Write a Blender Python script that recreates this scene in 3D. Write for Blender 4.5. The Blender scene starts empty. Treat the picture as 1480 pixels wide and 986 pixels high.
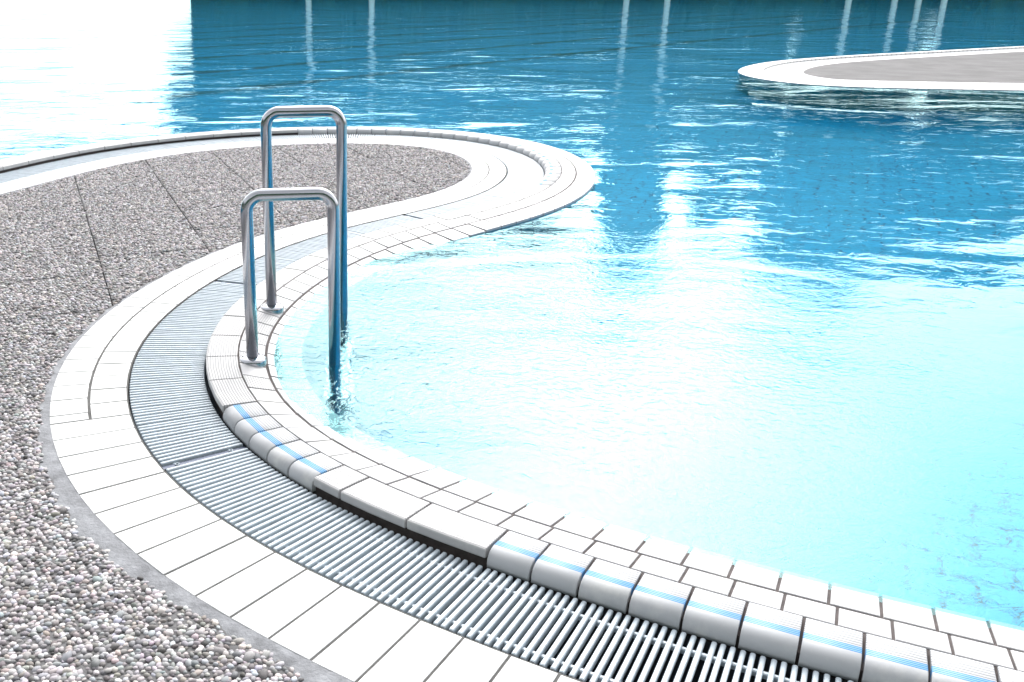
import bpy, bmesh, math, random
import numpy as np
from mathutils import Vector, Matrix
R = math.radians
random.seed(7); rng = np.random.default_rng(7)
scn = bpy.context.scene
COL = scn.collection

# ------------------------------------------------------------------ camera
CAM_H = 1.2483
PITCH = 0.357143
F_PX, W_PX = 1415.0, 1480.0
cam_d = bpy.data.cameras.new('camera'); cam = bpy.data.objects.new('camera', cam_d); COL.objects.link(cam)
cam.location = (0, 0, CAM_H); cam.rotation_euler = (math.pi/2 - PITCH, 0, 0)
cam_d.sensor_width = 36.0; cam_d.lens = 36.0*F_PX/W_PX
cam_d.shift_x = (740.0-520.0)/W_PX
cam_d.clip_start = 0.05; cam_d.clip_end = 2000
scn.camera = cam

# ------------------------------------------------------------------ sky, sun, exposure
SUN_EL, SUN_AZ = R(38), R(12)          # azimuth to the right of straight ahead (+Y)
wd = bpy.data.worlds.new('World'); scn.world = wd; wd.use_nodes = True
nt = wd.node_tree; nt.nodes.clear()
def wn(t, **k):
    n = nt.nodes.new(t)
    for a, b in k.items(): setattr(n, a, b)
    return n
sky = wn('ShaderNodeTexSky', sky_type='NISHITA', sun_disc=False, sun_elevation=SUN_EL, sun_rotation=SUN_AZ,
         altitude=50, air_density=1.0, dust_density=4.0, ozone_density=1.0)
tc = wn('ShaderNodeTexCoord')
mp = wn('ShaderNodeMapping'); mp.inputs['Scale'].default_value = (1.6, 1.6, 3.2); mp.inputs['Location'].default_value = (3.1, 0.7, 0.2)
nz = wn('ShaderNodeTexNoise'); nz.inputs['Scale'].default_value = 1.5; nz.inputs['Detail'].default_value = 7; nz.inputs['Roughness'].default_value = 0.55
rp = wn('ShaderNodeValToRGB'); rp.color_ramp.elements[0].position = 0.20; rp.color_ramp.elements[1].position = 0.46
hs = wn('ShaderNodeHueSaturation'); hs.inputs['Saturation'].default_value = 0.10; hs.inputs['Value'].default_value = 3.2
mx = wn('ShaderNodeMix', data_type='RGBA')
bg = wn('ShaderNodeBackground'); bg.inputs['Strength'].default_value = 0.15
wo = wn('ShaderNodeOutputWorld')
nt.links.new(tc.outputs['Generated'], mp.inputs[0]); nt.links.new(mp.outputs[0], nz.inputs['Vector'])
nt.links.new(nz.outputs['Fac'], rp.inputs[0]); nt.links.new(rp.outputs[0], mx.inputs[0])
nt.links.new(sky.outputs[0], hs.inputs['Color']); nt.links.new(sky.outputs[0], mx.inputs[6]); nt.links.new(hs.outputs[0], mx.inputs[7])
nt.links.new(mx.outputs[2], bg.inputs[0]); nt.links.new(bg.outputs[0], wo.inputs[0])
sd = bpy.data.lights.new('sun', 'SUN'); so_ = bpy.data.objects.new('sun', sd); COL.objects.link(so_)
sd.energy = 0.5; sd.angle = R(42); sd.color = (1.0, 0.96, 0.9)
sdir = Vector((math.sin(SUN_AZ)*math.cos(SUN_EL), math.cos(SUN_AZ)*math.cos(SUN_EL), math.sin(SUN_EL)))
so_.rotation_euler = sdir.to_track_quat('Z', 'Y').to_euler(); so_.location = sdir*60
vs = scn.view_settings
vs.view_transform = 'Standard'; vs.look = 'None'; vs.gamma = 1.0; vs.use_curve_mapping = False
vs.exposure = -0.10
scn.render.engine = 'CYCLES'
scn.cycles.use_denoising = True
scn.cycles.max_bounces = 10; scn.cycles.transmission_bounces = 8; scn.cycles.glossy_bounces = 5; scn.cycles.diffuse_bounces = 4
scn.cycles.caustics_refractive = True; scn.cycles.caustics_reflective = True
scn.cycles.blur_glossy = 0.5

# ------------------------------------------------------------------ helpers
def tag(o, label=None, cat=None, group=None, kind=None):
    if label: o['label'] = label
    if cat: o['category'] = cat
    if group: o['group'] = group
    if kind: o['kind'] = kind
    return o
def link(name, mesh, mat=None, parent=None, loc=None, rotz=None):
    o = bpy.data.objects.new(name, mesh); COL.objects.link(o)
    if mat and not mesh.materials: mesh.materials.append(mat)
    if loc is not None: o.location = loc
    if rotz is not None: o.rotation_euler = (0, 0, rotz)
    if parent: o.parent = parent
    return o
def mesh_of(name, verts, faces, smooth=False, uvs=None):
    me = bpy.data.meshes.new(name); me.from_pydata([tuple(map(float, v)) for v in verts], [], faces)
    if uvs is not None:
        ul = me.uv_layers.new(name='UVMap')
        li = np.empty(len(me.loops), dtype=np.int32); me.loops.foreach_get('vertex_index', li)
        ul.data.foreach_set('uv', np.asarray(uvs, dtype=np.float32)[li].ravel())
    if smooth: me.polygons.foreach_set('use_smooth', [True]*len(me.polygons))
    me.update(); return me
def empty(name, loc=(0, 0, 0), rotz=0):
    o = bpy.data.objects.new(name, None); COL.objects.link(o); o.location = loc; o.rotation_euler = (0, 0, rotz)
    o.empty_display_size = 0.1; return o

class NT:
    """small wrapper to write node materials"""
    def __init__(s, name):
        s.m = bpy.data.materials.new(name); s.m.use_nodes = True; s.t = s.m.node_tree
        s.p = s.t.nodes['Principled BSDF']; s.out = s.t.nodes['Material Output']
    def n(s, typ, inp=None, **k):
        x = s.t.nodes.new(typ)
        for a, b in k.items(): setattr(x, a, b)
        for a, b in (inp or {}).items():
            if isinstance(b, bpy.types.NodeSocket): s.t.links.new(b, x.inputs[a])
            else: x.inputs[a].default_value = b
        return x
    def l(s, a, b): s.t.links.new(a, b)
    def math(s, op, a, b=None, c=None):
        x = s.t.nodes.new('ShaderNodeMath'); x.operation = op
        for i, v in enumerate((a, b, c)):
            if v is None: continue
            if isinstance(v, bpy.types.NodeSocket): s.t.links.new(v, x.inputs[i])
            else: x.inputs[i].default_value = v
        return x.outputs[0]
    def mix(s, fac, a, b):
        x = s.t.nodes.new('ShaderNodeMix'); x.data_type = 'RGBA'
        for i, v in ((0, fac), (6, a), (7, b)):
            if isinstance(v, bpy.types.NodeSocket): s.t.links.new(v, x.inputs[i])
            else: x.inputs[i].default_value = v if i == 0 else (*v, 1) if len(v) == 3 else v
        return x.outputs[2]
    def ramp(s, fac, p0, p1, c0=(0, 0, 0, 1), c1=(1, 1, 1, 1)):
        x = s.t.nodes.new('ShaderNodeValToRGB'); e = x.color_ramp.elements
        e[0].position = p0; e[1].position = p1; e[0].color = c0; e[1].color = c1
        s.t.links.new(fac, x.inputs[0]); return x.outputs[0]
    def noise(s, vec, scale, detail=4, rough=0.5, dist=0.0, dims='3D'):
        x = s.n('ShaderNodeTexNoise', {'Scale': scale, 'Detail': detail, 'Roughness': rough, 'Distortion': dist}, noise_dimensions=dims)
        if vec is not None: s.l(vec, x.inputs['Vector'])
        return x.outputs['Fac']
    def geo(s): return s.n('ShaderNodeNewGeometry').outputs['Position']
    def bump(s, h, strength=1.0, dist=1.0):
        b = s.n('ShaderNodeBump', {'Strength': strength, 'Distance': dist, 'Height': h}); return b.outputs[0]
    def rnd(s): return s.n('ShaderNodeObjectInfo').outputs['Random']

def plain(name, col, rough=0.5, metal=0.0, spec=0.5, var=0.0, nscale=20.0, bump=0.0, bscale=120.0):
    t = NT(name); P = t.p
    P.inputs['Roughness'].default_value = rough; P.inputs['Metallic'].default_value = metal
    P.inputs['Specular IOR Level'].default_value = spec
    if var > 0:
        f = t.noise(t.geo(), nscale, 5, 0.6)
        lo = tuple(c*(1-var) for c in col); hi = tuple(min(1, c*(1+var)) for c in col)
        t.l(t.mix(t.ramp(f, 0.3, 0.7), lo, hi), P.inputs['Base Color'])
    else: P.inputs['Base Color'].default_value = (*col, 1)
    if bump > 0: t.l(t.bump(t.noise(t.geo(), bscale, 4, 0.6), 1.0, bump), P.inputs['Normal'])
    return t.m

# ------------------------------------------------------------------ materials
def mat_tile_white(name, ribs=False, stripes=False, base=(0.72, 0.72, 0.72)):
    """glazed white pool tile; uv.x = metres along the edge, uv.y = metres across"""
    t = NT(name); P = t.p
    uv = t.n('ShaderNodeUVMap').outputs[0]
    sep = t.n('ShaderNodeSeparateXYZ', {0: uv}); v = sep.outputs[1]
    r = t.rnd()
    dirt = t.noise(t.geo(), 9, 6, 0.65); fine = t.noise(t.geo(), 90, 4, 0.7)
    c0 = t.mix(r, tuple(b*0.90 for b in base), base)
    c1 = t.mix(t.ramp(dirt, 0.52, 0.78), c0, (0.62, 0.62, 0.60))
    c2 = t.mix(t.math('MULTIPLY', t.ramp(fine, 0.60, 0.75), 0.25), c1, (0.55, 0.56, 0.56))
    h = t.math('MULTIPLY', fine, 0.0002)
    if ribs:
        w = t.math('FRACT', t.math('DIVIDE', v, 0.0085))
        d = t.math('ABSOLUTE', t.math('SUBTRACT', w, 0.5))
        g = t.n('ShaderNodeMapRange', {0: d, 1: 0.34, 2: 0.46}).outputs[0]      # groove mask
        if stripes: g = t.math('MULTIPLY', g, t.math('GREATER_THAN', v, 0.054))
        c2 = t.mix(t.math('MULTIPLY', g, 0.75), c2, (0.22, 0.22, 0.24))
        h = t.math('SUBTRACT', h, t.math('MULTIPLY', g, 0.0012))
    if stripes:
        band = t.math('MULTIPLY', t.math('GREATER_THAN', v, 0.0325), t.math('LESS_THAN', v, 0.0535))
        m = None
        for cpos in (0.0340, 0.0400, 0.0460, 0.0520):
            q = t.math('LESS_THAN', t.math('ABSOLUTE', t.math('SUBTRACT', v, cpos)), 0.0014)
            m = q if m is None else t.math('MAXIMUM', m, q)
        wear = t.n('ShaderNodeMapRange', {0: t.noise(t.geo(), 14, 4, 0.6), 1: 0.30, 2: 0.62, 3: 0.85, 4: 1.0}).outputs[0]
        c2 = t.mix(t.math('MULTIPLY', band, wear), c2, (0.20, 0.42, 0.62))
        c2 = t.mix(t.math('MULTIPLY', m, wear), c2, (0.02, 0.16, 0.42))
    t.l(c2, P.inputs['Base Color'])
    t.l(t.n('ShaderNodeMapRange', {0: dirt, 1: 0.3, 2: 0.75, 3: 0.42, 4: 0.62}).outputs[0], P.inputs['Roughness'])
    P.inputs['Specular IOR Level'].default_value = 0.25
    t.l(t.bump(h), P.inputs['Normal'])
    return t.m
M_BORDER = mat_tile_white('border_tile_white')
M_COPE = mat_tile_white('coping_tile_white', base=(0.50, 0.495, 0.505))
M_RIB = mat_tile_white('coping_tile_ribbed', ribs=True, base=(0.49, 0.485, 0.49))
M_NOSE = mat_tile_white('nosing_tile_striped', ribs=True, stripes=True, base=(0.48, 0.49, 0.51))
M_GROUT = plain('grout', (0.075, 0.062, 0.06), 0.9, var=0.35, nscale=40, bump=0.0008)
M_GROUT_L = plain('grout_light', (0.09, 0.088, 0.085), 0.9, var=0.3, nscale=30, bump=0.0008)
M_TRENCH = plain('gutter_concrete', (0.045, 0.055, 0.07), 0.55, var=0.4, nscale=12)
M_SLAT = plain('grate_plastic', (0.46, 0.52, 0.57), 0.45, var=0.10, nscale=25, bump=0.0002, bscale=400)
M_PLATE = plain('divider_navy', (0.03, 0.05, 0.11), 0.4)
M_MORTAR = plain('mortar', (0.235, 0.24, 0.255), 0.92, var=0.35, nscale=18, bump=0.003, bscale=110)
M_STEEL = None
t = NT('polished_steel'); t.p.inputs['Metallic'].default_value = 1.0
t.p.inputs['Base Color'].default_value = (0.43, 0.44, 0.47, 1)
sc_ = t.n('ShaderNodeMapping', {0: t.geo(), 'Scale': (220, 220, 14)}).outputs[0]
br = t.noise(sc_, 1.0, 3, 0.5); sm = t.noise(t.geo(), 7, 4, 0.6)
t.l(t.math('ADD', t.n('ShaderNodeMapRange', {0: sm, 1: 0.3, 2: 0.75, 3: 0.10, 4: 0.20}).outputs[0], t.math('MULTIPLY', br, 0.05)), t.p.inputs['Roughness'])
t.l(t.bump(br, 0.5, 0.00006), t.p.inputs['Normal'])
M_STEEL = t.m

def mat_pebble():
    t = NT('pebble_stone'); P = t.p
    a = t.n('ShaderNodeAttribute', attribute_name='tone', attribute_type='GEOMETRY')
    spk = t.noise(t.geo(), 900, 2, 0.5)
    c = t.mix(t.math('MULTIPLY', t.ramp(spk, 0.45, 0.7), 0.3), a.outputs['Color'], (0.30, 0.29, 0.29))
    t.l(c, P.inputs['Base Color']); P.inputs['Roughness'].default_value = 0.7
    return t.m
M_PEB = mat_pebble()
def mat_slab():
    t = NT('exposed_aggregate'); P = t.p; g = t.geo()
    v = t.n('ShaderNodeTexVoronoi', {'Vector': g, 'Scale': 95.0})
    n = t.noise(g, 2.2, 5, 0.6)
    c = t.mix(t.ramp(n, 0.35, 0.65), (0.10, 0.098, 0.10), (0.15, 0.147, 0.15))  # dark base: shadow in the gaps between pebbles is put into the colour
    t.l(c, P.inputs['Base Color']); P.inputs['Roughness'].default_value = 0.9
    t.l(t.bump(t.math('MULTIPLY', v.outputs['Distance'], -0.0015)), P.inputs['Normal'])
    return t.m
M_SLAB = mat_slab()

def mat_water():
    t = NT('pool_water'); t.t.nodes.remove(t.p)
    g = t.geo()
    # long swell, stretched along the picture's horizontal; wind ripples; fine chop near the overflow edge
    def layer(scale, sx, sy, rot, amp, detail=2, dist=0.6):
        m = t.n('ShaderNodeMapping', {0: g, 'Scale': (sx, sy, 1), 'Rotation': (0, 0, rot)})
        return t.math('MULTIPLY', t.noise(m.outputs[0], scale, detail, 0.5, dist, '2D'), amp)
    sep = t.n('ShaderNodeSeparateXYZ', {0: g})
    h = t.math('ADD', layer(1.4, 0.5, 1.0, 0.12, 0.022, 1), layer(3.4, 0.5, 1.0, -0.2, 0.0058, 2))
    h = t.math('ADD', h, layer(10.0, 0.7, 1.0, 0.25, 0.0029, 3, 0.9))
    far = t.n('ShaderNodeMapRange', {0: sep.outputs[1], 1: 4.5, 2: 9.0, 3: 1.0, 4: 1.2}).outputs[0]
    gust = t.n('ShaderNodeMapRange', {0: t.noise(g, 0.45, 2, 0.5, 0.4, '2D'), 1: 0.32, 2: 0.68, 3: 0.45, 4: 1.25}).outputs[0]
    h = t.math('MULTIPLY', h, t.math('MULTIPLY', far, gust))
    d2 = t.n('ShaderNodeVectorMath', {0: g, 1: (2.3, 1.6, 0)}, operation='DISTANCE').outputs['Value']
    h = t.math('MULTIPLY', h, t.n('ShaderNodeMapRange', {0: d2, 1: 0.7, 2: 2.4, 3: 0.16, 4: 1.0}).outputs[0])
    # fine chop: strong by the ladder corner, calm towards the right
    d = t.n('ShaderNodeVectorMath', {0: g, 1: (0.35, 3.5, 0)}, operation='DISTANCE').outputs['Value']
    near = t.n('ShaderNodeMapRange', {0: d, 1: 0.5, 2: 2.3, 3: 1.0, 4: 0.03}).outputs[0]
    fine = layer(34.0, 0.8, 1.0, 0.5, 0.0020, 3, 1.2)
    h = t.math('ADD', h, t.math('MULTIPLY', fine, near))
    nrm = t.bump(h)
    gl = t.n('ShaderNodeBsdfGlass', {'Color': (0.66, 0.975, 1.0, 1), 'Roughness': 0.0, 'IOR': 1.333, 'Normal': nrm})
    t.l(gl.outputs[0], t.out.inputs['Surface'])
    return t.m
M_WATER = mat_water()

def mat_pool_tile(name, base, dark, tw=0.245, th=0.12, wall=False):
    """blue pool tile with thin dark joints, from world position"""
    t = NT(name); P = t.p; g = t.geo()
    if wall:
        g = t.n('ShaderNodeUVMap').outputs[0]
    m = t.n('ShaderNodeMapping', {0: g, 'Rotation': (0, 0, 0 if wall else R(26))})
    b = t.n('ShaderNodeTexBrick', {0: m.outputs[0], 'Scale': 1.0, 'Mortar Size': 0.0085, 'Mortar Smooth': 0.1, 'Brick Width': tw, 'Row Height': th,
            'Color1': (*base, 1), 'Color2': (*[c*0.86 for c in base], 1), 'Mortar': (*dark, 1)}, offset=0.5)
    n = t.noise(t.geo(), 0.7, 4, 0.55)
    c = t.mix(t.math('MULTIPLY', t.ramp(n, 0.4, 0.65), 0.35), b.outputs['Color'], tuple(c*0.72 for c in base))
    t.l(c, P.inputs['Base Color']); P.inputs['Roughness'].default_value = 0.35
    return t.m
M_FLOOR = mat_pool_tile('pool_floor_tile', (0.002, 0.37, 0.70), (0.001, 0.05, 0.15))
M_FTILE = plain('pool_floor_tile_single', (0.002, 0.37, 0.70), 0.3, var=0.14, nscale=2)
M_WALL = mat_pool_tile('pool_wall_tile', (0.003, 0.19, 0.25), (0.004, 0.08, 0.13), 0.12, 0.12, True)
M_STRIPE = plain('dark_floor_tile', (0.004, 0.05, 0.10), 0.4)

# ------------------------------------------------------------------ the edge curve of the peninsula (outer edge of the gutter)
CP = np.array([[2.3476, 0.5789], [1.8995, 0.7839], [1.4533, 0.9876], [1.0102, 1.1923], [0.5765, 1.4134], [0.158, 1.6683], [-0.2344, 1.9665],
 [-0.5472, 2.3432], [-0.7442, 2.7952], [-0.8111, 3.2836], [-0.751, 3.7709], [-0.5999, 4.2415], [-0.3801, 4.6811], [-0.0837, 5.067],
 [0.2744, 5.4013], [0.6197, 5.7446], [0.8798, 6.1599], [1.0275, 6.6529], [1.0302, 7.1789], [0.8609, 7.6491], [0.5217, 7.9737],
 [0.0603, 8.1123], [-0.446, 8.0876], [-0.9302, 7.9338], [-1.3564, 7.6812], [-1.7072, 7.3564], [-1.9738, 6.963], [-2.1833, 6.5226],
 [-2.3822, 6.0688], [-2.5913, 5.6195], [-2.8089, 5.1779], [-3.0282, 4.7423], [-3.2456, 4.3115], [-3.4604, 3.8851]])
def bspline(cp, n=6000):
    k = len(cp); tt = np.linspace(0, 1, n); s = tt*(k-3); i = np.clip(np.floor(s).astype(int), 0, k-4); r = (s-i)[:, None]
    return ((1-r)**3*cp[i] + (3*r**3-6*r**2+4)*cp[i+1] + (-3*r**3+3*r**2+3*r+1)*cp[i+2] + r**3*cp[i+3])/6
CUR = bspline(CP)
d0 = CUR[0]-CUR[20]; d0 /= np.linalg.norm(d0); d1 = CUR[-1]-CUR[-20]; d1 /= np.linalg.norm(d1)
EXT0 = 16.0
CUR = np.concatenate([CUR[0]+d0*np.linspace(EXT0, 0.01, 800)[:, None], CUR, CUR[-1]+d1*np.linspace(0.01, 9.0, 500)[:, None]])
SEG = np.r_[0, np.cumsum(np.linalg.norm(np.diff(CUR, axis=0), axis=1))] - EXT0
TAN = np.gradient(CUR, axis=0); TAN /= np.linalg.norm(TAN, axis=1)[:, None]
NOR = np.stack([TAN[:, 1], -TAN[:, 0]], 1)             # towards the water
S_MIN, S_MAX = SEG[0], SEG[-1]
def cpt(s, o=0.0):
    s = np.asarray(s, float); o = np.asarray(o, float)
    x = np.interp(s, SEG, CUR[:, 0]); y = np.interp(s, SEG, CUR[:, 1]); nx = np.interp(s, SEG, NOR[:, 0]); ny = np.interp(s, SEG, NOR[:, 1])
    return np.stack([x+o*nx, y+o*ny], -1)
def nrm_at(s): return np.array([np.interp(s, SEG, NOR[:, 0]), np.interp(s, SEG, NOR[:, 1])])
def steps(s0, s1, pitch, o):
    """joint positions with a constant real pitch measured on the offset curve"""
    ss = np.linspace(s0, s1, 4000); p = cpt(ss, o); L = np.r_[0, np.cumsum(np.linalg.norm(np.diff(p, axis=0), axis=1))]
    n = max(1, round(L[-1]/pitch)); return np.interp(np.linspace(0, L[-1], n+1), L, ss)
def sweep(name, s_list, prof, closed=False):
    """profile [(o,z)...] swept along the edge curve; uv = (s, profile length)"""
    V = []; Fc = []; UV = []; m = len(prof)
    num = [(o, 0.0 if callable(z) else z) for o, z in prof]
    pl = np.r_[0, np.cumsum([math.dist(a, b) for a, b in zip(num[:-1], num[1:])])]
    for s in s_list:
        for k, (o, z) in enumerate(prof):
            p = cpt(s, o); V.append((p[0], p[1], z(s) if callable(z) else z)); UV.append((s, pl[k]))
    for i in range(len(s_list)-1):
        for k in range(m-1):
            a = i*m+k; Fc.append((a, a+1, a+m+1, a+m))
    return mesh_of(name, V, Fc, False, UV)

Z_WATER = 0.0
def coping_z(s, o):
    """height of the coping: raised at the gutter, dipping into the water; lower by the ladder bay"""
    zE = float(np.interp(s, [2.4, 3.3, 5.4, 6.4], [0.019, 0.009, 0.011, 0.024])); zF = float(np.interp(s, [2.4, 3.3, 5.2, 6.4], [-0.0035, -0.0335, -0.030, 0.012]))
    if o <= 0.363: return 0.038 + (0.035-0.038)*max(0, (o-0.28)/0.083)
    if o <= 0.458: return 0.035 + (zE-0.035)*(o-0.363)/0.095
    return zE + (zF-zE)*(o-0.458)/0.127

# ------------------------------------------------------------------ ground, pool basin
POOL = (-36.0, 72.0, 68.0)      # x0, x1, y1
FLOOR_Z = -2.0
def poly_mesh(name, pts, z, holes=None):
    bm = bmesh.new(); vs_ = [bm.verts.new((p[0], p[1], z)) for p in pts]
    for a, b in zip(vs_, vs_[1:]+vs_[:1]): bm.edges.new((a, b))
    bmesh.ops.triangle_fill(bm, use_beauty=True, use_dissolve=False, edges=bm.edges[:])
    bmesh.ops.recalc_face_normals(bm, faces=bm.faces[:])
    if bm.faces and sum(f.normal.z for f in bm.faces) < 0: bmesh.ops.reverse_faces(bm, faces=bm.faces[:])
    me = bpy.data.meshes.new(name); bm.to_mesh(me); bm.free(); return me
S_ALL = np.r_[np.linspace(S_MIN, 0, 12), np.linspace(0.1, 15.1, 240), np.linspace(15.4, S_MAX, 10)]
def pool_outline(o):
    e = cpt(S_ALL, o); x0, x1, y1 = POOL
    return [tuple(p) for p in e] + [(x0, e[-1][1]), (x0, y1), (x1, y1), (x1, e[0][1])]
water = link('pool_water', poly_mesh('pool_water', pool_outline(0.44), Z_WATER), M_WATER)
tag(water, 'rippled clear blue swimming pool water', None, None, 'structure')
floor = link('pool_floor', poly_mesh('pool_floor', pool_outline(0.40), FLOOR_Z), M_FLOOR)
tag(floor, 'blue tiled pool floor under the water', None, None, 'structure')
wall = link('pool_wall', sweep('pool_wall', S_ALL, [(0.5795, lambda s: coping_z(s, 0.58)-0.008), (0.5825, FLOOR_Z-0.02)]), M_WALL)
tag(wall, 'blue tiled pool wall below the coping', None, None, 'structure')

# blue floor tiles close to the camera, one by one
th = R(-26); ca, sa = math.cos(th), math.sin(th); tw_, th_ = 0.245, 0.122
hv = [(-tw_/2+.0062, -th_/2+.0062), (tw_/2-.0062, -th_/2+.0062), (tw_/2-.0062, th_/2-.0062), (-tw_/2+.0062, th_/2-.0062)]
ftile = mesh_of('floor_tile', [(x, y, 0) for x, y in hv]+[(x*.985, y*.97, .004) for x, y in hv],
                [(0, 1, 5, 4), (1, 2, 6, 5), (2, 3, 7, 6), (3, 0, 4, 7), (4, 5, 6, 7)])
ftile.materials.append(M_FTILE)
bed = None; spots = []
for j in range(-60, 60):
    for i in range(-40, 40):
        lx = i*tw_ + (j % 2)*tw_*0.5; ly = j*th_
        x = 2.75+lx*ca-ly*sa; y = 3.4+lx*sa+ly*ca
        k = np.argmin((CUR[:, 0]-x)**2+(CUR[:, 1]-y)**2); off = (np.array((x, y))-CUR[k])@NOR[k]
        if off > 0.75 and 1.2 < x and (x-2.75)**2/1.35**2+(y-3.3)**2/2.05**2 < 1: spots.append((math.hypot(x, y), x, y))
spots.sort()
bed = [(2.75+1.30*math.cos(a), 3.3+2.0*math.sin(a)) for a in np.linspace(0, 2*math.pi, 40, endpoint=False)]
link('tile_bed', poly_mesh('tile_bed', bed, FLOOR_Z+0.0025), M_STRIPE, floor)
for _, x, y in spots[:300]:
    link('floor_tile', ftile, None, floor, (x, y, FLOOR_Z+0.004+random.uniform(0, .0015)), th)
# dark guide lines on the far pool floor
for k in range(7):
    c0 = np.array((-6.0, 9.9)) + np.array((-0.69, 0.72))*(k*2.1)
    p = [c0+np.array((.72, .69))*u+np.array((-.69, .72))*v for u, v in ((0, -.11), (34, -.11), (34, .11), (0, .11))]
    q = [(a[0], a[1], FLOOR_Z+.006) for a in p]
    link('floor_stripe', mesh_of('floor_stripe', q+[(a, b, c-.02) for a, b, c in q], [(0, 1, 2, 3), (0, 4, 5, 1), (1, 5, 6, 2), (2, 6, 7, 3), (3, 7, 4, 0)]), M_STRIPE, floor)

# ground far around, with the pool left open (z a little below the deck)
M_LAWN = plain('lawn_soil', (0.055, 0.085, 0.03), 0.95, var=0.4, nscale=1.5)
x0, x1, y1 = POOL; gz = -0.03
gv = [(-400, y1), (400, y1), (400, 700), (-400, 700), (-400, -300), (x0, -300), (x0, y1), (x1, -300), (400, -300), (x1, y1)]
ground = link('ground', mesh_of('ground', [(a, b, gz) for a, b in gv]+[(x0, -300, gz), (x1, -300, gz), (x1, -9.2, gz), (x0, -9.2, gz)]
     + [(x0, y1, FLOOR_Z-.02), (x1, y1, FLOOR_Z-.02), (x0, -9.2, FLOOR_Z-.02), (x1, -9.2, FLOOR_Z-.02)],
     [(0, 6, 9, 1, 2, 3), (4, 5, 6, 0), (7, 8, 1, 9), (10, 11, 12, 13), (6, 9, 15, 14), (13, 6, 14, 16), (12, 9, 15, 17)]), M_LAWN)
tag(ground, 'green ground round the pool', None, None, 'structure')

# ------------------------------------------------------------------ pebble deck
A_O = -0.24
S_DECK = np.r_[np.linspace(S_MIN, 0, 8), np.linspace(0.1, 15.1, 200), np.linspace(15.4, S_MAX, 8)]
edge = cpt(S_DECK, A_O+0.004)
outline = [tuple(p) for p in edge] + [(edge[-1][0], -9.0), (edge[0][0], -9.0)]
deck = link('pool_deck', poly_mesh('pool_deck', outline, -0.03), M_MORTAR)
tag(deck, 'grey exposed pebble deck beside the pool', None, None, 'structure')
# slabs: a half metre grid turned 18 degrees, cut from the deck outline
ux = np.array((0.949, 0.314)); uy = np.array((-0.314, 0.949))
P_L1 = np.array((-1.2488, 6.1754)); W0 = 4.07; CWID = 0.520; RH = 0.485
def clip(poly, pt, n):
    """keep the part of a polygon where (p-pt).n >= 0"""
    out = []; m = len(poly)
    for i in range(m):
        p, q = poly[i], poly[(i+1) % m]; dp, dq = (p-pt)@n, (q-pt)@n
        if dp >= 0: out.append(p)
        if (dp >= 0) != (dq >= 0): out.append(p+(q-p)*(dp/(dp-dq)))
    return out
def clean(poly):
    out = []
    for p in poly:
        if not out or np.linalg.norm(p-out[-1]) > 2e-3: out.append(p)
    while len(out) > 2 and np.linalg.norm(out[0]-out[-1]) < 2e-3: out.pop()
    return out
def area(poly):
    P_ = np.array(poly); return 0.5*abs(np.dot(P_[:, 0], np.roll(P_[:, 1], -1))-np.dot(P_[:, 1], np.roll(P_[:, 0], -1)))
W_FRONT = 3.84; base_u = P_L1@ux
deck_poly = [np.array(p) for p in cpt(np.linspace(0.3, 13.9, 150), A_O-0.012)]
deck_poly.append(np.array((deck_poly[-1][0], 0.9)))
slab_polys = []
front = clean(clip(deck_poly, uy*W_FRONT, -uy)); slab_polys.append(front)
back = clip(deck_poly, uy*W_FRONT, uy)
for k in range(-6, 7):
    col = clip(clip(back, ux*(base_u+k*CWID), ux), ux*(base_u+(k+1)*CWID), -ux)
    if len(col) < 3: continue
    shift = (0.0, 0.21, 0.03, -0.19, 0.1)[k % 5]
    cuts = [W_FRONT]+[w for w in W0+shift+RH*np.arange(-1, 10) if w > W_FRONT+.12]+[99.0]
    for w0, w1 in zip(cuts[:-1], cuts[1:]):
        q = clip(clip(col, uy*w0, uy), uy*w1, -uy)
        if len(q) > 2:
            q = clean(q)
            if len(q) > 2 and area(q) > 0.006: slab_polys.append(q)
def shrink(poly, d):
    b = bmesh.new(); v = [b.verts.new((p[0], p[1], 0)) for p in poly]; f = b.faces.new(v); b.normal_update()
    if f.normal.z < 0: bmesh.ops.reverse_faces(b, faces=[f])
    bmesh.ops.inset_individual(b, faces=[f], thickness=d, use_even_offset=True)
    f = max(b.faces, key=lambda q: q.calc_area()); out = [np.array((q.vert.co.x, q.vert.co.y)) for q in f.loops]; b.free(); return out
slab_info = []
for poly in slab_polys:
    q = shrink(poly, random.uniform(0.0018, 0.0034)); n = len(q); z = random.uniform(-0.0045, -0.0022)
    V = [(p[0], p[1], z) for p in q]+[(p[0], p[1], -0.04) for p in q]
    Fc = [tuple(range(n))]+[(i, n+i, n+(i+1) % n, (i+1) % n) for i in range(n)]
    link('slab', mesh_of('slab', V, Fc), M_SLAB, deck); slab_info.append((shrink(poly, 0.0066), z))

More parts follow.
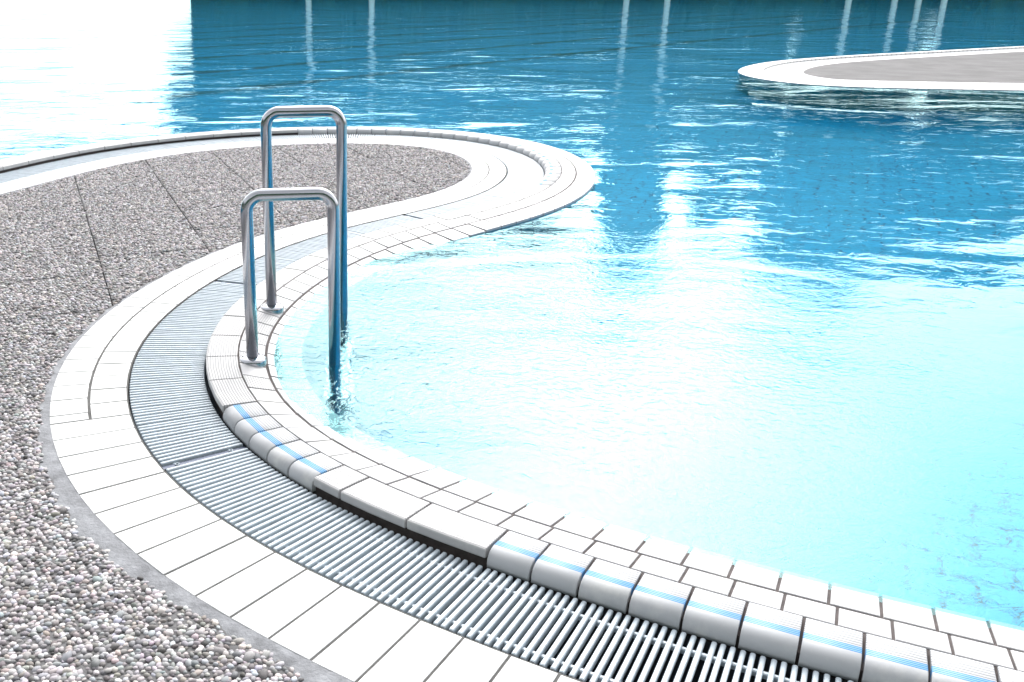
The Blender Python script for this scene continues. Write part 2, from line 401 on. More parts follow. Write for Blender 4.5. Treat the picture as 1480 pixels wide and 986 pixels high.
# pebbles: real rounded stones set in the slabs, joined into one part
def inside(poly, X, Y):
    P_ = np.array(poly); r = np.zeros(len(X), bool); j = len(P_)-1
    for i in range(len(P_)):
        xi, yi = P_[i]; xj, yj = P_[j]
        c = ((yi > Y) != (yj > Y)) & (X < (xj-xi)*(Y-yi)/((yj-yi) if yj != yi else 1e-9)+xi); r ^= c; j = i
    return r
def mortar_w(s):
    return np.interp(s, [0, 1.2, 1.55, 1.8, 2.05, 2.3, 2.55, 2.8, 3.05, 3.3, 3.5, 3.8, 4.3, 5, 14], [.05, .06, .072, .058, .038, .022, .045, .052, .036, .024, .016, .012, .010, .008, .008]) + 0.006*np.sin(s*37)+0.004*np.sin(s*91+1)
def ico(sub):
    b = bmesh.new(); bmesh.ops.create_icosphere(b, subdivisions=sub, radius=1)
    v = np.array([x.co[:] for x in b.verts]); f = np.array([[q.index for q in x.verts] for x in b.faces]); b.free(); return v, f
Xs, Ys, Zs = [], [], []
def scatter(y0, y1_, pitch):
    gx, gy = np.meshgrid(np.arange(-3.2, 1.4, pitch), np.arange(y0, y1_, pitch*0.80))
    gx = gx + (np.arange(gx.shape[0]) % 2)[:, None]*pitch*0.5
    X = gx.ravel()+rng.normal(0, pitch*0.17, gx.size); Y = gy.ravel()+rng.normal(0, pitch*0.15, gx.size)
    dpt = Y*math.cos(PITCH)+CAM_H*math.sin(PITCH); px = 520+F_PX*X/dpt
    k = (px > -90) & (px < 1000); X, Y = X[k], Y[k]; Z = np.full(len(X), np.nan)
    # clear of the mortar strip
    for q, z in slab_info:
        lo = np.min(q, axis=0); hi = np.max(q, axis=0); b = (X > lo[0]) & (X < hi[0]) & (Y > lo[1]) & (Y < hi[1])
        if b.any():
            idx = np.where(b)[0]; m = inside(q, X[idx], Y[idx]); Z[idx[m]] = z
    ok = ~np.isnan(Z); X, Y, Z = X[ok], Y[ok], Z[ok]
    sub = CUR[::6]; ns = NOR[::6]; sg = SEG[::6]; keep = np.zeros(len(X), bool)
    for a in range(0, len(X), 4000):
        dd = (X[a:a+4000, None]-sub[None, :, 0])**2+(Y[a:a+4000, None]-sub[None, :, 1])**2; i = dd.argmin(1)
        off = (X[a:a+4000]-sub[i, 0])*ns[i, 0]+(Y[a:a+4000]-sub[i, 1])*ns[i, 1]
        keep[a:a+4000] = off < A_O-mortar_w(sg[i])-0.003
    # worn bald spots
    bald = (np.sin(X*7.1+3*np.sin(Y*3.3))+np.sin(Y*6.3+2*np.sin(X*4.7)) > 1.86) & (rng.random(len(X)) < .7)
    keep &= (rng.random(len(X)) > .035)
    return X[keep], Y[keep], Z[keep]
def pebble_mesh(name, X, Y, Z, sub, size):
    v, f = ico(sub); n = len(X); ang = rng.uniform(0, math.pi, n)
    sc = size*np.exp(rng.normal(0, .20, n)); ax = np.stack([sc*rng.uniform(.98, 1.32, n), sc*rng.uniform(.72, .98, n), sc*rng.uniform(.5, .78, n)], 1)
    v = v + 0.0
    L = v[None]*(1+rng.normal(0, .07, (n, len(v), 1)))*ax[:, None, :]
    c, s = np.cos(ang)[:, None], np.sin(ang)[:, None]
    VX = L[..., 0]*c-L[..., 1]*s+X[:, None]; VY = L[..., 0]*s+L[..., 1]*c+Y[:, None]; VZ = L[..., 2]+(Z+rng.normal(0.0004, .0011, n))[:, None]
    V = np.stack([VX, VY, VZ], -1).reshape(-1, 3); Fa = (f[None]+(np.arange(n)*len(v))[:, None, None]).reshape(-1, 3)
    me = bpy.data.meshes.new(name); me.vertices.add(len(V)); me.vertices.foreach_set('co', V.ravel().astype(np.float32))
    me.loops.add(Fa.size); me.loops.foreach_set('vertex_index', Fa.ravel().astype(np.int32))
    me.polygons.add(len(Fa)); me.polygons.foreach_set('loop_start', np.arange(0, Fa.size, 3, dtype=np.int32))
    me.polygons.foreach_set('use_smooth', np.ones(len(Fa), bool)); me.update(calc_edges=True)
    tone = np.clip(rng.normal(.35, .15, n), .06, .70); dark = rng.random(n) < .10; tone[dark] *= .45
    tint = np.stack([1+rng.normal(.035, .07, n), np.ones(n)*.98, 1+rng.normal(.0, .06, n)], 1)
    colr = np.concatenate([np.clip(tone[:, None]*tint, .03, .7), np.ones((n, 1))], 1)
    at = me.color_attributes.new('tone', 'FLOAT_COLOR', 'POINT'); at.data.foreach_set('color', np.repeat(colr, len(v), axis=0).ravel().astype(np.float32))
    me.validate(); return me
for nm, ya, yb, pit, sub, size in (('near', 1.2, 2.75, .0132, 2, .0066), ('mid', 2.75, 8.3, .0142, 1, .0072)):
    X, Y, Z = scatter(ya, yb, pit)
    o = link('pebble_layer', pebble_mesh('pebble_layer', X, Y, Z, sub, size), M_PEB, deck); o['kind'] = 'stuff'

# mortar strip between the pebbles and the white border
V, Fc = [], []; ss = np.linspace(0.4, 13.9, 700); rows = 5
for i, s in enumerate(ss):
    w = float(mortar_w(s))
    for k in range(rows):
        u = k/(rows-1); p = cpt(s, A_O+0.004-(w+.012)*u); V.append((p[0], p[1], -0.0015-0.003*u*u+random.uniform(-.0007, .0007)))
for i in range(len(ss)-1):
    for k in range(rows-1):
        a = i*rows+k; Fc.append((a, a+rows, a+rows+1, a+1))
strip = link('mortar_strip', mesh_of('mortar_strip', V, Fc, True), M_MORTAR, deck)

# ------------------------------------------------------------------ tiles
def cell(name, s0, s1, o0, o1, zf, gap=0.005, thick=0.02, bev=0.0018, dz=0.0, os_extra=()):
    """one tile between two joints: chamfered top, sides; returns mesh with uv (metres along, metres across)"""
    L0 = np.linalg.norm(cpt(s1, (o0+o1)/2)-cpt(s0, (o0+o1)/2)); g = gap/2*(s1-s0)/L0
    a, b = s0+g, s1-g; c, d = o0+gap/2, o1-gap/2; gb = bev*(s1-s0)/L0
    sm_ = (a+b)/2
    os_ = [c+bev, *os_extra, d-bev]
    V, UV, Fc = [], [], []
    def add(s, o, z):
        p = cpt(s, o); V.append((p[0], p[1], z)); UV.append(((s-s0)*L0/(s1-s0), o-o0)); return len(V)-1
    top = [[add(s, o, zf(sm_, o)+dz) for o in os_] for s in (a+gb, b-gb)]
    mo = [c, *os_extra, d]
    rim = [[add(s, o, zf(sm_, o)+dz-bev) for o in mo] for s in (a, b)]
    bot = [[add(s, o, zf(sm_, o)-thick) for o in (c, d)] for s in (a, b)]
    m = len(os_)
    for k in range(m-1):
        Fc.append((top[0][k], top[0][k+1], top[1][k+1], top[1][k]))
        Fc.append((rim[0][k], rim[0][k+1], top[0][k+1], top[0][k])); Fc.append((top[1][k], top[1][k+1], rim[1][k+1], rim[1][k]))
    Fc.append((rim[0][0], top[0][0], top[1][0], rim[1][0])); Fc.append((top[0][-1], rim[0][-1], rim[1][-1], top[1][-1]))
    Fc.append(tuple([bot[0][0], bot[0][1]]+[rim[0][k] for k in range(m-1, -1, -1)]))
    Fc.append(tuple([bot[1][1], bot[1][0]]+[rim[1][k] for k in range(m)]))
    Fc.append((bot[1][0], bot[0][0], rim[0][0], rim[1][0])); Fc.append((bot[0][1], bot[1][1], rim[1][-1], rim[0][-1]))
    return mesh_of(name, V, Fc, False, UV)

border = link('tile_border', sweep('tile_border', np.linspace(0.2, 13.9, 420), [(A_O, -0.03), (A_O, -0.0022), (0.0, -0.0022), (0.0, -0.16)]), M_GROUT_L)
tag(border, 'white tile border between pebble deck and grating', None, None, 'structure')
flat = lambda s, o: 0.0
S_SPLIT = 3.327
js = np.r_[np.arange(S_SPLIT-0.1022*29, S_SPLIT+.01, 0.1022)]
for a, b in zip(js[:-1], js[1:]):
    link('border_tile', cell('border_tile', a, b, A_O, -0.002, flat, 0.0062, 0.02, .0010, random.uniform(-.0006, .0006)), M_BORDER, border)
j_in = np.arange(S_SPLIT, 13.8, 0.1072)
for a, b in zip(j_in[:-1], j_in[1:]):
    link('border_tile', cell('border_tile', a, b, -0.1195, -0.002, flat, 0.0062, 0.02, .0010, random.uniform(-.0006, .0006)), M_BORDER, border)
j_out = np.r_[S_SPLIT, np.arange(S_SPLIT+0.0155, 13.8, 0.1065)+.0]
j_out = np.r_[S_SPLIT, np.arange(S_SPLIT+0.050, 13.8, 0.1065)]
for a, b in zip(j_out[:-1], j_out[1:]):
    link('border_tile', cell('border_tile', a, b, A_O, -0.1225, flat, 0.0062, 0.02, .0010, random.uniform(-.0006, .0006)), M_BORDER, border)

# gutter under the grating
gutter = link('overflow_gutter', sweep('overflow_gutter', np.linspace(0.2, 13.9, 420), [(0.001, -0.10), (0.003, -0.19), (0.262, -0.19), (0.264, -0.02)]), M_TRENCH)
tag(gutter, 'dark overflow gutter below the grating', None, None, 'structure')

# coping: base, nosing tiles, two rows of tiles
CO = 0.253
coping = link('pool_coping', sweep('pool_coping', np.linspace(0.2, 13.9, 420), [(0.266, -0.19), (0.268, 0.012), (0.345, 0.030), (0.36, 0.0312), (0.452, lambda s: coping_z(s, .452)-.0035), (0.570, lambda s: coping_z(s, .57)-.0035), (0.572, -0.20)]), M_GROUT)
tag(coping, 'white tiled pool coping sloping into the water', None, None, 'structure')
def nose(name, s0, s1, gap, dz, rounded):
    L0 = np.linalg.norm(cpt(s1, 0.31)-cpt(s0, 0.31)); g = gap/2*(s1-s0)/L0; a, b = s0+g, s1-g
    if rounded: prof = [(0.300, 0.010), (0.270, -0.008), (0.2535, -0.0065), (0.2525, 0.004), (0.2535, 0.014), (0.2575, 0.0235), (0.2645, 0.0310), (0.2740, 0.0355), (0.2850, 0.0375), (0.320, 0.0366), (0.3605, 0.0352), (0.3605, 0.015)]
    else: prof = [(0.300, 0.014), (0.262, 0.012), (0.2560, 0.0135), (0.2545, 0.018), (0.2545, 0.033), (0.2560, 0.0362), (0.2595, 0.0378), (0.28, 0.0376), (0.320, 0.0366), (0.3605, 0.0352), (0.3605, 0.015)]
    ns = 3 if (b-a) > .18 else 2
    V, UV, Fc = [], [], []; m = len(prof)
    bv = 0.0012*(s1-s0)/L0
    sl = [(a, .0012), (a+bv, 0)] + ([((a+b)/2, 0)] if ns == 3 else []) + [(b-bv, 0), (b, .0012)]
    for s, ins in sl:
        for k, (o, z) in enumerate(prof):
            zz = z+dz-(ins if z > .03 else 0); oo = o+(ins if o < .262 else 0)
            p = cpt(s, oo); V.append((p[0], p[1], zz)); UV.append(((s-s0)*L0/(s1-s0), max(0, (oo-CO)) + (max(0, .0375-z) if o < .285 else 0)*0.0))
    for i in range(len(sl)-1):
        for k in range(m-1):
            q = i*m+k; Fc.append((q, q+m, q+m+1, q+1))
    Fc.append(tuple(range(m))); Fc.append(tuple((len(sl)-1)*m+k for k in range(m-1, -1, -1)))
    me = mesh_of(name, V, Fc, False, UV)
    if rounded:
        sm = [True]*len(me.polygons); sm[-1] = sm[-2] = False
        for k in range(m-1): sm[k] = False; sm[(len(sl)-2)*(m-1)+k] = False
        me.polygons.foreach_set('use_smooth', sm)
    return me
nj = []
a = list(np.arange(1.982-0.1145*15, 1.983, 0.1145)); nj += [(p, q, True) for p, q in zip(a[:-1], a[1:])]
nj += [(1.982, 2.218, False), (2.218, 2.455, False), (2.455, 2.57, False)]
a = [2.57, 2.691, 2.812, 2.936, 3.061, 3.189]; nj += [(p, q, True) for p, q in zip(a[:-1], a[1:])]
a = list(3.189+np.arange(0, 9)*0.2485); nj += [(p, q, False) for p, q in zip(a[:-1], a[1:])]; e_ = a[-1]
a = steps(e_, 7.30, 0.145, 0.31); nj += [(p, q, False) for p, q in zip(a[:-1], a[1:])]
a = steps(7.30, 10.3, 0.125, 0.31); nj += [(p, q, True) for p, q in zip(a[:-1], a[1:])]
a = steps(10.3, 13.7, 0.25, 0.31); nj += [(p, q, False) for p, q in zip(a[:-1], a[1:])]
for p, q, rd in nj:
    link('nosing_tile', nose('nosing_tile', p, q, 0.0062, random.uniform(-.0008, .0008), rd), M_NOSE if rd else M_RIB, coping)
r2 = np.r_[steps(0.3, 1.557, 0.1045, .41)[:-1], steps(1.557, 4.9, 0.1047, .41)[:-1], steps(4.9, 13.7, .125, .41)]
for i, (p, q) in enumerate(zip(r2[:-1], r2[1:])):
    rib = 3.3 < p < 4.7 and random.random() < .8
    link('coping_tile', cell('coping_tile', p, q, 0.3635, 0.4565, coping_z, 0.0062, 0.014, .0015, random.uniform(-.0007, .0007)), M_RIB if rib else M_COPE, coping)
r3 = np.r_[steps(0.33, 1.575, 0.1, .52)[:-1], steps(1.575, 4.95, 0.1010, .52)[:-1], steps(4.95, 13.7, .13, .52)]
for i, (p, q) in enumerate(zip(r3[:-1], r3[1:])):
    link('coping_tile', cell('coping_tile', p, q, 0.4595, 0.586, coping_z, 0.0065, 0.014, .0015, random.uniform(-.0006, .0006)), M_COPE, coping)

# ------------------------------------------------------------------ gratings
SL = 0.243
def slat_mesh(wd_=0.0108, ht=0.020):
    w = wd_/2
    sec = [(-w*.7, -ht), (w*.7, -ht), (w, -.003), (w*.72, -.0006), (w*.25, 0), (-w*.25, 0), (-w*.72, -.0006), (-w, -.003)]
    n = len(sec); xs = [0.0, 0.0025, SL-.0025, SL]
    V = []; Fc = []
    for k, x in enumerate(xs):
        for (y, z) in sec:
            e = .0015 if k in (0, 3) and z > -.005 else 0
            V.append((x, y*(0.9 if e else 1), z-e))
    for i in range(3):
        for k in range(n): Fc.append((i*n+k, (i+1)*n+k, (i+1)*n+(k+1) % n, i*n+(k+1) % n))
    Fc.append(tuple(range(n))); Fc.append(tuple(3*n+k for k in range(n-1, -1, -1)))
    me = mesh_of('slat', V, Fc); me.materials.append(M_SLAT); return me
SLAT = slat_mesh()
slat_v = np.array([v.co[:] for v in SLAT.vertices]); slat_f = [tuple(p.vertices) for p in SLAT.polygons]
def tube_path(pts, r, seg=10, cap=True):
    pts = [Vector(p) for p in pts]; V, Fc = [], []; n = len(pts); prev = None
    for i, p in enumerate(pts):
        d = (pts[min(i+1, n-1)]-pts[max(i-1, 0)]).normalized()
        if prev is None:
            u = d.orthogonal().normalized()
        else: u = (prev-d*prev.dot(d)).normalized()
        prev = u; w = d.cross(u)
        for k in range(seg):
            a = 2*math.pi*k/seg; V.append(p+u*(r*math.cos(a))+w*(r*math.sin(a)))
    for i in range(n-1):
        for k in range(seg): Fc.append((i*seg+k, i*seg+(k+1) % seg, (i+1)*seg+(k+1) % seg, (i+1)*seg+k))
    if cap: Fc.append(tuple(range(seg-1, -1, -1))); Fc.append(tuple((n-1)*seg+k for k in range(seg)))
    return V, Fc
def grate(s0, s1, label, single, divider):
    mid = cpt((s0+s1)/2, 0.127); root = empty('overflow_grating', (mid[0], mid[1], -0.02))
    tag(root, label, 'grating', 'grating sections along the overflow gutter')
    def par(o): o.parent = root; o.matrix_parent_inverse = Matrix.Translation((-mid[0], -mid[1], 0.02)); return o
    js_ = steps(s0+(0.020 if divider else 0.004), s1-0.004, 0.0192, 0.18)
    cs = (js_[:-1]+js_[1:])/2
    SV, SF = [], []
    for i, s in enumerate(cs):
        if i % 13 == 12: s = s - 0.0022
        p = cpt(s, 0.005); n = nrm_at(s); ang = math.atan2(n[1], n[0])+random.uniform(-.0035, .0035); z = -0.0012+random.uniform(-.0006, .0006)
        if single: par(link('slat', SLAT, None, None, (p[0], p[1], z), ang))
        else:
            c, sn = math.cos(ang), math.sin(ang); b = len(SV)
            for v in slat_v: SV.append((p[0]+v[0]*c-v[1]*sn, p[1]+v[0]*sn+v[1]*c, z+v[2]))
            SF += [tuple(b+k for k in f) for f in slat_f]
    if not single:
        o = par(link('slat_row', mesh_of('slat_row', SV, SF), M_SLAT)); o['kind'] = 'stuff'
    sl = np.linspace(s0+.02, s1-.006, max(8, int((s1-s0)/.06)))
    for off in (0.040, 0.205):
        prof = [(off-.005, -.02), (off-.005, -.0105), (off-.003, -.0085), (off+.003, -.0085), (off+.005, -.0105), (off+.005, -.02)]
        par(link('crossbar', sweep('crossbar', sl, prof), M_SLAT))
    if divider:
        par(link('end_plate', sweep('end_plate', np.linspace(s0+.002, s0+.019, 3), [(0.003, -.016), (0.003, -.0085), (0.249, -.0085), (0.249, -.016)]), M_PLATE))
        for off in (0.045, 0.205):
            c = cpt(s0+.0105, off); ring = [(c[0]+.0055*math.cos(q), c[1]+.0055*math.sin(q), -.0065) for q in np.linspace(0, 2*math.pi, 13)]
            V, Fc = tube_path(ring, .0016, 6, False); par(link('ring_clip', mesh_of('ring_clip', V, Fc, True), M_SLAT))
    return root
grate(0.95, 2.944, 'grey slatted grating section beside the single white border tiles', True, False)
grate(2.944, 4.745, 'grey slatted grating section between the two dark dividers beside the ladder', True, True)
grate(4.745, 6.300, 'grey slatted grating section past the ladder, leading to the rounded tip', True, True)
grate(6.300, 9.30, 'grey slatted grating section curving round the tip of the deck', False, True)
grate(9.30, 13.6, 'grey slatted grating section along the opposite edge behind the pebble deck', False, False)

# ------------------------------------------------------------------ ladder
RT = 0.0205
def rail_points(base, end, ztop, r=0.052, z_end=-1.05):
    b = Vector((*base, 0.026)); e = Vector((*end, z_end)); h = Vector((end[0]-base[0], end[1]-base[1], 0)); L = h.length; h.normalize(); up = Vector((0, 0, 1))
    pts = [b]; n = 9; T = Vector((*base, ztop))
    c1 = T+h*r-up*r
    for k in range(n+1):
        a = math.pi-(math.pi/2)*k/n; pts.append(c1+h*(r*math.cos(a))+up*(r*math.sin(a)))
    c2 = Vector((*end, ztop))-h*r-up*r
    for k in range(n+1):
        a = math.pi/2-(math.pi/2)*k/n; pts.append(c2+h*(r*math.cos(a))+up*(r*math.sin(a)))
    pts.append(e); return pts
B1, E1 = (-0.363, 3.089), (-0.086, 3.125); B2, E2 = (-0.345, 3.645), (-0.068, 3.681)
ladder = empty('pool_ladder', (-0.354, 3.367, 0.03))
tag(ladder, 'polished steel pool ladder with two arched handrails of unequal height', 'ladder')
def lpar(o): o.parent = ladder; o.matrix_parent_inverse = Matrix.Translation((0.354, -3.367, -0.03)); return o
for (bs, en, zt) in ((B1, E1, 0.591), (B2, E2, 0.781)):
    V, Fc = tube_path(rail_points(bs, en, zt), RT, 28)
    me = mesh_of('handrail', V, Fc, True)
    rail = lpar(link('handrail', me, M_STEEL)); rail['label'] = 'low arched steel handrail' if zt < .7 else 'tall arched steel handrail'
    # domed flange on the coping
    prof = [(0.0202, 0.021), (0.026, 0.020), (0.036, 0.0175), (0.0425, 0.0145), (0.0458, 0.011), (0.0468, 0.007), (0.0468, -0.012)]
    nseg = 32; V = []; Fc = []
    zb = coping_z(3.65, 0.41)
    for (r_, z_) in prof:
        for k in range(nseg):
            a = 2*math.pi*k/nseg; V.append((bs[0]+r_*math.cos(a), bs[1]+r_*math.sin(a), zb+z_))
    for i in range(len(prof)-1):
        for k in range(nseg): Fc.append((i*nseg+k, (i+1)*nseg+k, (i+1)*nseg+(k+1) % nseg, i*nseg+(k+1) % nseg))
    fl = link('flange', mesh_of('flange', V, Fc, True), M_STEEL, rail)
    fl.matrix_parent_inverse = Matrix.Translation((0.354, -3.367, -0.03)) @ Matrix.Identity(4) if False else Matrix.Identity(4)
for z in (-0.33, -0.58, -0.83):
    mx_, my_ = (E1[0]+E2[0])/2, (E1[1]+E2[1])/2; dx, dy = E2[0]-E1[0], E2[1]-E1[1]; L = math.hypot(dx, dy); ang = math.atan2(dy, dx)
    hx, hy, hz = L/2-.02, .04, .012
    V = []; 
    for zz, sh in ((-hz, 1), (hz*.6, 1), (hz, .92)):
        V += [(-hx, -hy*sh, zz), (hx, -hy*sh, zz), (hx, hy*sh, zz), (-hx, hy*sh, zz)]
    Fc = [(0, 1, 5, 4), (1, 2, 6, 5), (2, 3, 7, 6), (3, 0, 4, 7), (4, 5, 9, 8), (5, 6, 10, 9), (6, 7, 11, 10), (7, 4, 8, 11), (8, 9, 10, 11), (3, 2, 1, 0)]
    lpar(link('tread', mesh_of('tread', V, Fc), M_STEEL, None, (mx_, my_, z), ang))

# ------------------------------------------------------------------ island of deck across the water
ICP = np.array([(24, 11.2), (16, 11.15), (12, 11.2), (9.3, 11.35), (7.7, 11.62), (6.4, 11.85), (5.75, 12.05), (5.35, 12.4), (5.12, 13.0), (5.12, 13.7), (5.35, 14.35), (5.85, 15.15), (6.6, 15.95), (7.9, 16.8), (9.6, 17.65), (11.6, 18.75), (14, 19.9), (20, 22.5), (28, 25.5)], float)
IC = bspline(ICP, 400); IT = np.gradient(IC, axis=0); IT /= np.linalg.norm(IT, axis=1)[:, None]; IN = np.stack([IT[:, 1], -IT[:, 0]], 1)   # inwards (right of travel)
def ring(name, offs, mat, parent):
    V, Fc, UV = [], [], []; m = len(offs); sl = np.r_[0, np.cumsum(np.linalg.norm(np.diff(IC, axis=0), axis=1))]
    for i in range(len(IC)):
        for (o, z) in offs: V.append((IC[i, 0]+IN[i, 0]*o, IC[i, 1]+IN[i, 1]*o, z)); UV.append((sl[i], o))
    for i in range(len(IC)-1):
        for k in range(m-1): a = i*m+k; Fc.append((a, a+m, a+m+1, a+1))
    return link(name, mesh_of(name, V, Fc, False, UV), mat, parent)
def mat_ring_tile(name, base, joint, w, rowh):
    t = NT(name); uv = t.n('ShaderNodeUVMap').outputs[0]
    b = t.n('ShaderNodeTexBrick', {0: uv, 'Scale': 1.0, 'Mortar Size': 0.008, 'Brick Width': w, 'Row Height': rowh, 'Color1': (*base, 1), 'Color2': (*[c*.93 for c in base], 1), 'Mortar': (*joint, 1)})
    t.l(b.outputs['Color'], t.p.inputs['Base Color']); t.p.inputs['Roughness'].default_value = .35; return t.m
M_RTILE = mat_ring_tile('island_tile', (0.78, 0.78, 0.77), (0.3, 0.29, 0.29), 0.12, 0.118)
M_RGRATE = mat_ring_tile('island_grating', (0.52, 0.56, 0.6), (0.12, 0.13, 0.15), 0.02, 0.26)
inner = [(IC[i, 0]+IN[i, 0]*.84, IC[i, 1]+IN[i, 1]*.84) for i in range(0, 400, 2)]
island = link('deck_island', poly_mesh('deck_island', inner, 0.010), M_SLAB)
tag(island, 'pointed pebble deck with white coping across the water', None, None, 'structure')
ring('island_coping', [(0.004, -0.03), (0.0, 0.006), (0.12, 0.022), (0.23, 0.036), (0.315, 0.038), (0.332, 0.030), (0.335, 0.0)], M_RTILE, island)
ring('island_grating', [(0.335, 0.007), (0.59, 0.007)], M_RGRATE, island)
ring('island_border', [(0.592, -0.02), (0.592, 0.009), (0.842, 0.009), (0.845, -0.02)], M_RTILE, island)
iw = ring('island_wall', [(0.02, -0.01), (0.03, FLOOR_Z-.02)], M_WALL, island)

# ------------------------------------------------------------------ what stands across the pool and is mirrored in it
M_BARK = plain('bark', (0.06, 0.045, 0.035), 0.9, var=0.3, nscale=6)
def mat_leaf(name, c0, c1):
    t = NT(name); t.l(t.mix(t.ramp(t.noise(t.geo(), 0.9, 3, .6), .3, .7), c0, c1), t.p.inputs['Base Color']); t.p.inputs['Roughness'].default_value = .6; return t.m
M_LEAF = [mat_leaf('leaf_dark', (0.012, 0.055, 0.028), (0.030, 0.10, 0.050)), mat_leaf('leaf_mid', (0.016, 0.07, 0.032), (0.038, 0.12, 0.055))]
def tree(x, y, h, rad, c_lo, label, mat, n=5200, lsz=.55, lean=0.0):
    root = empty('broadleaf_tree', (x, y, gz)); tag(root, label, 'tree', 'trees across the pool')
    V, Fc = [], []
    bend = [Vector((random.uniform(-.3, .3)*k, random.uniform(-.3, .3)*k, h*.8*k/5)) for k in range(6)]
    rs = [.32*(1-.14*k) for k in range(6)]
    for i, p in enumerate(bend):
        for k in range(8): a = math.pi*k/4; V.append(p+Vector((math.cos(a), math.sin(a), 0))*rs[i])
    for i in range(5):
        for k in range(8): Fc.append((i*8+k, i*8+(k+1) % 8, (i+1)*8+(k+1) % 8, (i+1)*8+k))
    for q in range(6):
        b = bend[3 if q % 2 else 4]; a = q*1.05+random.random(); e = b+Vector((math.cos(a)*rad*.7, math.sin(a)*rad*.7, random.uniform(.8, 2.4)))
        v2, f2 = tube_path([b, (b+e)/2+Vector((0, 0, .3)), e], .09, 5); o_ = len(V); V += v2; Fc += [tuple(o_+k for k in f) for f in f2]
    link('trunk', mesh_of('trunk', V, Fc), M_BARK, root)
    cl = []
    cz, ch = (c_lo+h)/2, (h-c_lo)/2
    for k in range(30):
        u = rng.normal(size=3); u /= np.linalg.norm(u); r_ = rng.uniform(.25, .86)
        cl.append((lean+u[0]*rad*r_, u[1]*rad*r_, cz+u[2]*ch*r_, rng.uniform(.28, .46)*min(rad, ch)))
    cl = np.array(cl); pick = rng.integers(0, len(cl), n); u = rng.normal(size=(n, 3)); u /= np.linalg.norm(u, axis=1)[:, None]
    c = cl[pick, :3]+u*cl[pick, 3:4]*rng.uniform(.55, 1.08, (n, 1)); q = rng.normal(size=(n, 3)); q /= np.linalg.norm(q, axis=1)[:, None]; w = np.cross(q, u); w /= np.linalg.norm(w, axis=1)[:, None]+1e-6
    sz = lsz*rng.uniform(.6, 1.3, (n, 1)); t3 = np.cross(w, q)
    VV = np.stack([c-q*sz, c+w*sz*.5, c+q*sz, c-w*sz*.5], 1).reshape(-1, 3); FF = [(4*i, 4*i+1, 4*i+2, 4*i+3) for i in range(n)]
    link('crown', mesh_of('crown', VV, FF), mat, root)
    cv, cf = ico(3); ph = rng.uniform(0, 6, 3); k_ = .74+.10*np.sin(cv[:, 0]*5+ph[0])*np.sin(cv[:, 1]*6+ph[1])+.08*np.sin(cv[:, 2]*7+ph[2])
    cv = cv*k_[:, None]*np.array((rad, rad, ch))+np.array((lean, 0, cz))
    link('inner_crown', mesh_of('inner_crown', cv, [tuple(map(int, f)) for f in cf]), mat, root)
    return root
FS = 1.148
TREES = [(-9.0, 64, 14.5, 4.4, .6), (-4.6, 68, 15.0, 4.6, .8), (0.2, 64, 14.5, 4.4, .5), (4.8, 69, 15.5, 4.8, .8), (9.6, 64, 14.5, 4.5, .5), (14.0, 69, 16.5, 4.6, .7),
         (17.6, 63, 22.5, 2.7, .5), (22.0, 66, 14.5, 3.6, .8), (25.5, 68, 16.5, 4.2, .8), (30.0, 64, 22.0, 4.6, .6), (35.0, 69, 23.5, 4.8, .8), (39.5, 64, 20.5, 4.6, .6), (44.5, 69, 18.0, 5.2, .8), (49.5, 64, 17.0, 5.0, .6), (55, 68, 18, 5.2, .6)]
words = ['beside the hedge', 'with a low crown', 'behind a white column']
for i, (x, y, h, r_, lo) in enumerate(TREES):
    lb = 'slim tall dark tree rising above its neighbours on the far bank' if r_ < 3 else 'dense dark green tree across the pool, mirrored in the water'
    tree(x*FS, y-64+73.5, h*FS, r_*FS, lo*FS, lb, M_LEAF[i % 2])
for x, h, r_, lo, ln, lb in ((-27.6, 25, 7.5, 10.5, 2.5, 'tall bare-stemmed tree with a high spreading crown over the bank'), (-10.6, 23, 6.5, 10.5, -4.5, 'tall leaning tree whose high crown hangs over the open bank')):
    tree(x*FS, 76.5, h*FS, r_*FS, lo*FS, lb, M_LEAF[0], 6500, .68, ln*FS)
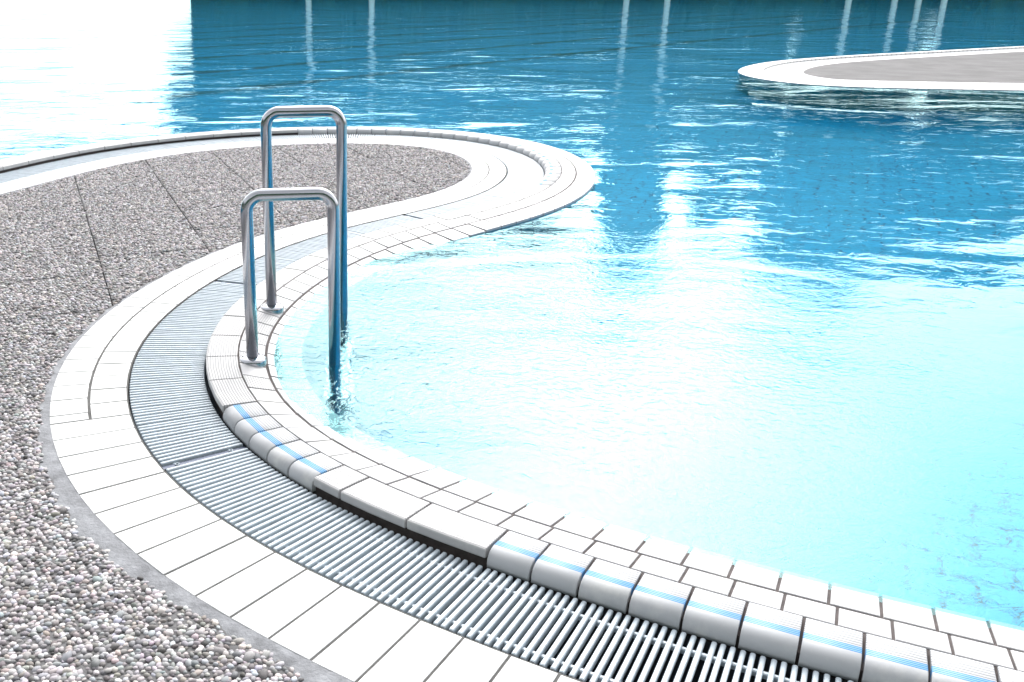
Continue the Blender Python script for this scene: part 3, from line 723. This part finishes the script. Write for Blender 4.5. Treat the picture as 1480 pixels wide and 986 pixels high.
# clipped hedge segments along the bank
def hedge(x, w, h):
    root = empty('hedge', (x, 71.2, gz)); tag(root, 'long clipped green hedge along the bank in front of the trees', 'hedge', 'hedge segments across the pool')
    n = 3000; p = np.stack([rng.uniform(-w/2, w/2, n), rng.uniform(-.7, .7, n), rng.uniform(.05, h, n)], 1); k = rng.integers(0, 3, n)
    p[k == 0, 1] = np.sign(p[k == 0, 1])*.7; p[k == 1, 2] = h; p += rng.normal(0, .09, p.shape); p[:, 2] = np.maximum(p[:, 2], .05)
    q = rng.normal(size=(n, 3)); q /= np.linalg.norm(q, axis=1)[:, None]; u = rng.normal(size=(n, 3)); w_ = np.cross(q, u); w_ /= np.linalg.norm(w_, axis=1)[:, None]; sz = rng.uniform(.14, .3, (n, 1))
    VV = np.stack([p-q*sz, p+w_*sz*.6, p+q*sz, p-w_*sz*.6], 1).reshape(-1, 3)
    link('foliage', mesh_of('foliage', VV, [(4*i, 4*i+1, 4*i+2, 4*i+3) for i in range(n)]), M_LEAF[1], root)
    a_, b_, c_ = w/2-.15, .5, h-.2
    link('inner_foliage', mesh_of('inner_foliage', [(i, j, k) for k in (.1, c_) for (i, j) in ((-a_, -b_), (a_, -b_), (a_, b_), (-a_, b_))], [(0, 1, 5, 4), (1, 2, 6, 5), (2, 3, 7, 6), (3, 0, 4, 7), (4, 5, 6, 7)]), M_LEAF[1], root)
    V = []; Fc = []
    for xx in np.linspace(-w/2+.4, w/2-.4, 6):
        v2, f2 = tube_path([(xx, 0, 0), (xx+.1, .05, h*.5), (xx, 0, h*.9)], .05, 5); o_ = len(V); V += v2; Fc += [tuple(o_+k for k in f) for f in f2]
    link('stems', mesh_of('stems', V, Fc), M_BARK, root)
for k in range(9): hedge((-6.2+7.6*k)*FS, 7.9*FS, 5.0+.3*math.sin(k*2.2))
src = tree(-42, -12, 15, 4.8, .6, 'unseen dense tree added to cut skylight on deck and rails', M_LEAF[0]); src['group'] = 'unseen trees added beside and behind the deck'  # out-of-view trees, added to darken the rails and cut ambient light
for k, (x, y) in enumerate([(-41, -4), (-42, 4), (-41, 12), (-42, 20), (-41, 28), (-42, 36)]+[(-30+7.0*i, -17-2*(i % 2)) for i in range(11)]):
    r_ = src.copy(); COL.objects.link(r_); r_.location = (x, y, gz); r_.rotation_euler = (0, 0, k*1.3); q = 1.0+.12*math.sin(k*2.7); r_.scale = (q, q, q)
    for ch in src.children: c = ch.copy(); COL.objects.link(c); c.parent = r_
# white columns of an open pavilion
M_WHITE = plain('white_plaster', (0.8, 0.8, 0.78), 0.6)
def column(x, h, r_=.16):
    prof = [(r_*1.12, 0), (r_*1.12, .18), (r_*1.08, .25), (r_*1.03, .4), (r_, h*.5), (r_*.88, h-.35), (r_*1.25, h-.22), (r_*1.7, h-.15), (r_*1.7, h)]
    V, Fc, n = [], [], 14
    for (q, z) in prof:
        for k in range(n): a = 2*math.pi*k/n; V.append((q*math.cos(a), q*math.sin(a), z))
    for i in range(len(prof)-1):
        for k in range(n): Fc.append((i*n+k, i*n+(k+1) % n, (i+1)*n+(k+1) % n, (i+1)*n+k))
    Fc.append(tuple((len(prof)-1)*n+k for k in range(n)))
    o = link('white_column', mesh_of('white_column', V, Fc), M_WHITE, None, (x*FS, 69.6, gz))
    tag(o, 'white round column on the bank, mirrored as a pale streak', 'column', 'white columns across the pool')
for x, h in ((-3.0, 5.2), (.7, 4.6), (15.6, 4.2), (18.0, 5.6), (28.6, 4.8), (31.3, 3.6), (32.7, 3.4), (34.2, 3.3)): column(x, h*FS, .18)
